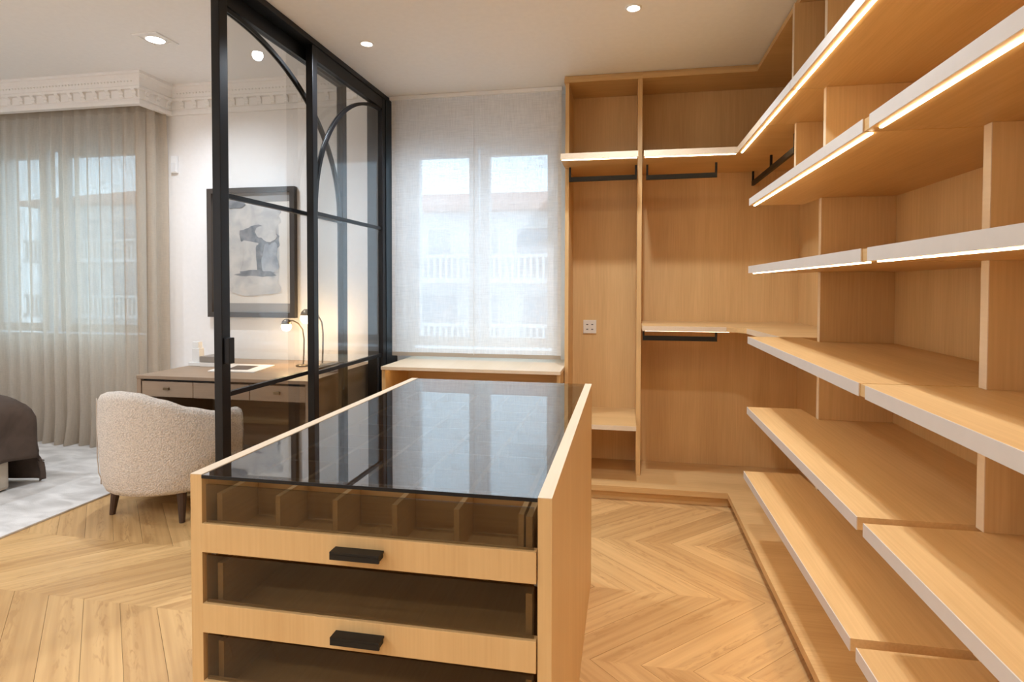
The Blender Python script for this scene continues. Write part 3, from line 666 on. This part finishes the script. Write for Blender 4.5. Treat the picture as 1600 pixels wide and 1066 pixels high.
# desk
dk = empty('desk', (-2.53, 3.6, 0), 'taupe oak writing desk with drawers against the bedroom wall', 'desk')
DX0, DX1, DY0, DY1, DZ = -3.185, -1.935, 3.20, 4.09, .75
B('top', 'desk', dk, DX0, DX1, DY0, DY1, DZ - .022, DZ, bev=.002)
B('rail', 'rail', dk, DX0 + .03, DX1 - .03, DY0 + .03, DY1 - .01, DZ - .036, DZ - .0225)  # black infill puts the shade of the gap below the top into colour
for a, b in ((DX0, DX0 + .03), (DX1 - .03, DX1)): B('side_panel', 'desk_z', dk, a, b, DY0 + .005, DY1, .0, DZ - .0225)
B('back_panel', 'desk', dk, DX0 + .0305, DX1 - .0305, 3.86, 3.88, .12, DZ - .037)
ds = [(DX0 + .034, -2.77), (-2.765, -2.36), (-2.355, DX1 - .034)]
for a, b in ds:
    d = B('drawer', 'desk', dk, a, b, DY0 + .010, DY0 + .030, .612, DZ - .038, bev=.0015)
    B('drawer_box', 'desk', d, a + .01, b - .01, DY0 + .0305, 3.84, .615, .70)
    c = (a + b) / 2; B('pull', 'brass', d, c - .020, c + .020, DY0 - .004, DY0 + .0095, .658, .676, bev=.002)

# lamps on the desk
def desk_lamp(loc, rotz, label):
    r = empty('desk_lamp', loc, label, 'lamp', 'globe desk lamps', rotz)
    add('base', lathe([(0, 0), (.052, 0), (.055, .006), (.045, .014), (.012, .018), (0, .018)]), M['brass'], r, local=True, smooth=True)
    pts = [(0, 0, .017), (.004, 0, .10), (.006, 0, .20), (-.004, 0, .27), (-.035, 0, .315), (-.075, 0, .335), (-.110, 0, .338)]
    add('stem', tube(pts, .0055, seg=8), M['brass'], r, local=True, smooth=True)
    add('cap', lathe([(0, .058), (.012, .056), (.030, .040), (.036, .018), (.034, .018), (.028, .036), (0, .05)], (-.125, 0, .292)), M['brass'], r, local=True, smooth=True)
    b = add('bulb', lathe([(.0, -.036)] + [(.036 * math.cos(t), .036 * math.sin(t)) for t in [math.radians(a) for a in range(-75, 80, 15)]] + [(0, .036)], (-.125, 0, .292), 20), M['bulb'], r, local=True, smooth=True)
    l = bpy.data.lights.new('bulb_light', 'POINT'); l.energy = 1.6; l.color = (1.0, .68, .36); l.shadow_soft_size = .04
    o = bpy.data.objects.new('bulb_light', l); COL.objects.link(o); o.parent = r; o.location = (-.125, 0, .235)
    return r
desk_lamp((-2.345, 3.80, DZ), 0.15, 'small brass gooseneck desk lamp with a glowing globe, close to the picture')
l2 = desk_lamp((-2.215, 3.84, DZ), -.10, 'small brass gooseneck desk lamp with a glowing globe, beside the dark books'); l2.scale = (1.12, 1.12, 1.2)
# magazine and books
mg = empty('magazine', (-2.66, 3.60, DZ), 'open white magazine with a dark photo lying on the desk', 'magazine')
add('pages', prism([(-2.83, 3.42), (-2.48, 3.43), (-2.55, 3.76), (-2.90, 3.76)], DZ + .0005, DZ + .008), M['page'], mg); add('photo', prism([(-2.74, 3.49), (-2.585, 3.50), (-2.63, 3.69), (-2.80, 3.68)], DZ + .0082, DZ + .009), M['photo'], mg)
for i, (a, b, z0, z1, m) in enumerate(((-2.11, -1.97, 0, .022, 'book'), (-2.10, -1.98, .0225, .040, 'book'))):
    o = empty('book', ((a + b) / 2, 3.66, DZ + z0), ['dark covered book lying under another at the desk end', 'dark covered book lying on top of another at the desk end'][i], 'book', 'books on the desk')
    B('cover', m, o, a, b, 3.56, 3.76, DZ + z0 + .0005, DZ + z0 + .004); B('pages', 'page', o, a + .003, b - .003, 3.563, 3.757, DZ + z0 + .0041, DZ + z1 - .004); B('cover', m, o, a, b, 3.56, 3.76, DZ + z1 - .0039, DZ + z1)
# small desk objects
so = empty('desk_sculpture', (-3.125, 3.68, DZ), 'white acrylic stepped block sculpture on the desk', 'ornament')
B('foot', 'acrylic', so, -3.175, -3.075, 3.64, 3.72, DZ + .0005, DZ + .028, bev=.003); B('block', 'acrylic', so, -3.155, -3.095, 3.655, 3.705, DZ + .0285, DZ + .130, bev=.003); B('tall_block', 'acrylic', so, -3.155, -3.105, 3.660, 3.70, DZ + .1305, DZ + .178, bev=.003)
bx = empty('desk_box', (-3.0, 3.70, DZ), 'low grey box with a pale base on the desk', 'box'); B('body', 'page', bx, -3.07, -2.93, 3.63, 3.77, DZ + .0005, DZ + .03, bev=.002); B('lid', 'grey_box', bx, -3.07, -2.93, 3.63, 3.77, DZ + .0305, DZ + .075, bev=.003)
# picture
pc = empty('framed_picture', (-2.99, YW - .02, 1.085), 'framed grey and cream abstract ink picture above the desk', 'picture')
px0, px1, pz0, pz1 = -3.385, -2.60, 1.085, 2.135
for a, b, c, d in ((px0, px1, pz0, pz0 + .04), (px0, px1, pz1 - .04, pz1), (px0, px0 + .04, pz0 + .04, pz1 - .04), (px1 - .04, px1, pz0 + .04, pz1 - .04)): B('frame_bar', 'pic_frame', pc, a, b, YW - .045, YW - .003, c, d)
B('mount', 'paper', pc, px0 + .04, px1 - .04, YW - .020, YW - .004, pz0 + .04, pz1 - .04)
B('mount_board', 'grey_mat', pc, px0 + .04, px1 - .04, YW - .0213, YW - .0203, pz0 + .04, pz0 + .115); B('mount_board', 'grey_mat', pc, px0 + .04, px1 - .04, YW - .0213, YW - .0203, pz1 - .115, pz1 - .04)
def blob(cx, cz, rx, rz, seed, n=40, rough=.22, clip=None):
    bm = bmesh.new(); vs = []
    for i in range(n):
        a = 2 * math.pi * i / n; k = 1 + rough * noise.noise(Vector((math.cos(a) * 1.4 + seed * 7.1, math.sin(a) * 1.4, seed * 3.3)))+ .3 * rough * noise.noise(Vector((math.cos(a) * 5 + seed, math.sin(a) * 5, seed)))
        se = 7.0 if seed == 1 else 2.4
        ca, sa = math.cos(a), math.sin(a); m = (abs(ca) ** se + abs(sa) ** se) ** (-1 / se)
        vs.append((cx + rx * k * m * ca, cz + rz * k * m * sa))
    return vs
def flat(vs, y, bm=None):
    bm = bmesh.new(); f = [bm.verts.new((x, y, z)) for x, z in vs]; b = [bm.verts.new((x, y + .0004, z)) for x, z in vs]
    bm.faces.new(f); bm.faces.new(b[::-1])
    for i in range(len(f)): j = (i + 1) % len(f); bm.faces.new((f[i], b[i], b[j], f[j]))
    return bm
acx, acz = -2.985, 1.645
for k, (dx, dz, rx, rz, m, rg) in enumerate(((0, .0, .235, .355, 'ink_b', .05), (-.08, .25, .15, .12, 'ink_b', .4), (.10, .27, .15, .085, 'ink_b', .45), (.02, .08, .20, .10, 'ink_c', .4), (.0, -.06, .16, .13, 'ink_b', .35), (.09, -.06, .05, .16, 'ink_c', .5), (.16, -.10, .07, .14, 'ink_a', .5), (-.15, -.05, .06, .22, 'ink_b', .4), (-.0, -.30, .23, .085, 'ink_b', .25), (.03, -.205, .18, .025, 'ink_c', .6), (-.14, .36, .09, .03, 'ink_c', .5), (.13, .12, .09, .06, 'ink_b', .4))):
    add('painted_shape', flat(blob(acx + dx, acz + dz, rx, rz, k + 1, rough=rg), YW - .0212 - .0005 * k), M[m], pc)
# sensor on the wall
ws = empty('wall_sensor', (-3.70, YW - .01, 2.27), 'small white wall sensor near the curtain', 'sensor'); B('case', 'white', ws, -3.735, -3.68, YW - .025, YW - .001, 2.28, 2.42, bev=.004); B('cover', 'frame_white', ws, -3.730, -3.685, YW - .028, YW - .0252, 2.29, 2.36)

# armchair
ac = empty('armchair', (-2.715, 3.035, 0), 'cream boucle barrel armchair tucked up to the desk', 'armchair', None, -.15)
def rim(t):
    """t 0..1 from the front of one arm round the back to the front of the other arm; plan point, outward normal, rim height"""
    R, A = .402, .10; LA = A; LC = math.pi * R; T = 2 * LA + LC; s = t * T
    if s < LA: p, n = Vector((-R, A - s)), Vector((-1, 0))
    elif s < LA + LC:
        a = math.pi + (s - LA) / R; p = Vector((R * math.cos(a), R * math.sin(a))); n = Vector((math.cos(a), math.sin(a)))
    else: p, n = Vector((R, s - LA - LC)), Vector((1, 0))
    kn = ((0, .60), (.12, .63), (.25, .69), (.38, .735), (.48, .752), (.58, .745), (.68, .705), (.78, .65), (.90, .605), (1.001, .60))
    for (t0, h0), (t1, h1) in zip(kn, kn[1:]):
        if t0 <= t < t1: f = (t - t0) / (t1 - t0); h = h0 + (h1 - h0) * (.5 * f + .5 * f * f * (3 - 2 * f)); break
    return p, n, h
bm = bmesh.new(); NT = 96; prev = None; cap0 = None; Wt = .105
for i in range(NT + 1):
    p, n, h = rim(i / NT); z0 = .165; e = .042
    sec = [(-Wt, z0 + .10), (-Wt, h - e), (-Wt + e * .3, h - e * .3), (-Wt + e, h), (-e, h), (-e * .3, h - e * .3), (0, h - e), (.004, (h + z0) * .6), (-.004, z0 + .16), (-.016, z0 + .04), (-.03, z0 + .008), (-.055, z0), (-Wt, z0)]
    ring = [bm.verts.new((p.x + n.x * o, p.y + n.y * o, z)) for o, z in sec]
    if prev:
        for k in range(len(sec)): k2 = (k + 1) % len(sec); bm.faces.new((prev[k], ring[k], ring[k2], prev[k2]))
    else: cap0 = ring
    prev = ring
bm.faces.new(cap0[::-1]); bm.faces.new(prev)
add('shell', bm, M['boucle'], ac, local=True, smooth=True)
def uform(R, A, z0, z1, bev):
    pts = [(-R, A)] + [(R * math.cos(math.pi + math.pi * k / 24), R * math.sin(math.pi + math.pi * k / 24)) for k in range(25)] + [(R, A)]
    bm = prism(pts, z0, z1); bmesh.ops.bevel(bm, geom=[e for e in bm.edges if abs(e.verts[0].co.z - e.verts[1].co.z) < 1e-6], offset=bev, segments=3, affect='EDGES', profile=.5); return bm
add('seat_frame', uform(.298, .08, .168, .30, .015), M['boucle'], ac, local=True, smooth=False); add('seat_cushion', uform(.294, .11, .302, .43, .035), M['boucle'], ac, local=True, smooth=True)
bm = bmesh.new(); path = []
p, n, h = rim(.30)
for z in [h - .02 - k * (h - .20) / 14 for k in range(15)]:
    fz = .004 if z > .3 else -.004
    path.append((p.x + n.x * (.0055 + fz * .5 - (.012 if z < .22 else 0)), p.y + n.y * (.0055 + fz * .5 - (.012 if z < .22 else 0)), z))
add('seam', tube(path, .003, bm, 6), M['seam'], ac, local=True, smooth=True)
c, s_ = math.cos(.15), math.sin(.15)
for wx, wy in ((-2.945, 2.815), (-2.485, 2.79), (-2.97, 3.13), (-2.54, 3.15)):
    lx, ly = wx + 2.715, wy - 3.035; lx, ly = lx * c - ly * s_, lx * s_ + ly * c
    out = Vector((lx, ly)).normalized() * .022
    add('leg', tube([(lx + out.x, ly + out.y, 0.0), (lx, ly, .168)], [.015, .026], seg=10), M['dark_leg'], ac, local=True)

# ================================================================== OUTSIDE
tag(add('ground', box(-60, 60, 6, 80, -9.2, -9.0), M['street']), 'grey street far below the windows', None, kind='structure')
def building(loc, w, dep, ztop, storeys, label, seed):
    rnd = random.Random(seed); x0, y0 = loc; b = empty('apartment_building', (x0, y0, -9.0), label, 'building', 'pale houses across the street')
    B('wall', 'facade', b, x0 - w / 2, x0 + w / 2, y0, y0 + dep, -9.0, ztop)
    rf = prism([(x0 - w / 2 - .5, y0 - .7), (x0 + w / 2 + .5, y0 - .7), (x0 + w / 2 + .5, y0 + dep), (x0 - w / 2 - .5, y0 + dep)], ztop, ztop + .25)
    add('eaves', rf, M['roof'], b)
    bm = bmesh.new(); vs = [bm.verts.new(c) for c in ((x0 - w / 2 - .5, y0 - .7, ztop + .25), (x0 + w / 2 + .5, y0 - .7, ztop + .25), (x0 + w / 2 + .5, y0 + dep, ztop + .25), (x0 - w / 2 - .5, y0 + dep, ztop + .25), (x0 - w / 2 + 2, y0 + dep / 2, ztop + 1.5), (x0 + w / 2 - 2, y0 + dep / 2, ztop + 1.5))]
    for f in ((0, 1, 5, 4), (2, 3, 4, 5), (1, 2, 5), (3, 0, 4), (3, 2, 1, 0)): bm.faces.new([vs[i] for i in f])
    add('roof', bm, M['roof'], b)
    nwin = int(w / 2.1)
    for k in range(storeys):
        zf = ztop - 2.9 * (k + 1)
        for i in range(nwin):
            xc = x0 - w / 2 + (i + .5) * w / nwin; ww = .5 if rnd.random() < .6 else .8
            f = B('window_frame', 'balustrade', b, xc - ww - .12, xc + ww + .12, y0 - .06, y0 + .02, zf + .2, zf + 2.25)
            B('pane', 'facade_dark', f, xc - ww, xc + ww, y0 - .075, y0 - .061, zf + .3, zf + 2.15)
        s = B('balcony', 'facade', b, x0 - w / 2 + .4, x0 + w / 2 - .4, y0 - 1.2, y0 - .001, zf - .2, zf)
        bm = bmesh.new(); box(x0 - w / 2 + .4, x0 + w / 2 - .4, y0 - 1.15, y0 - 1.0, zf + .85, zf + 1.0, bm)
        x = x0 - w / 2 + .5
        while x < x0 + w / 2 - .5: box(x, x + .10, y0 - 1.12, y0 - 1.03, zf, zf + .85, bm); x += .26
        add('balustrade', bm, M['balustrade'], s, kind='stuff')
building((-6.0, 24.0), 15.0, 8.0, 4.55, 4, 'pale house with a red tiled roof and balconies across the street', 2)
building((-24.0, 26.0), 16.0, 8.0, 5.6, 4, 'wide pale house with long balconies farther along the street', 9)
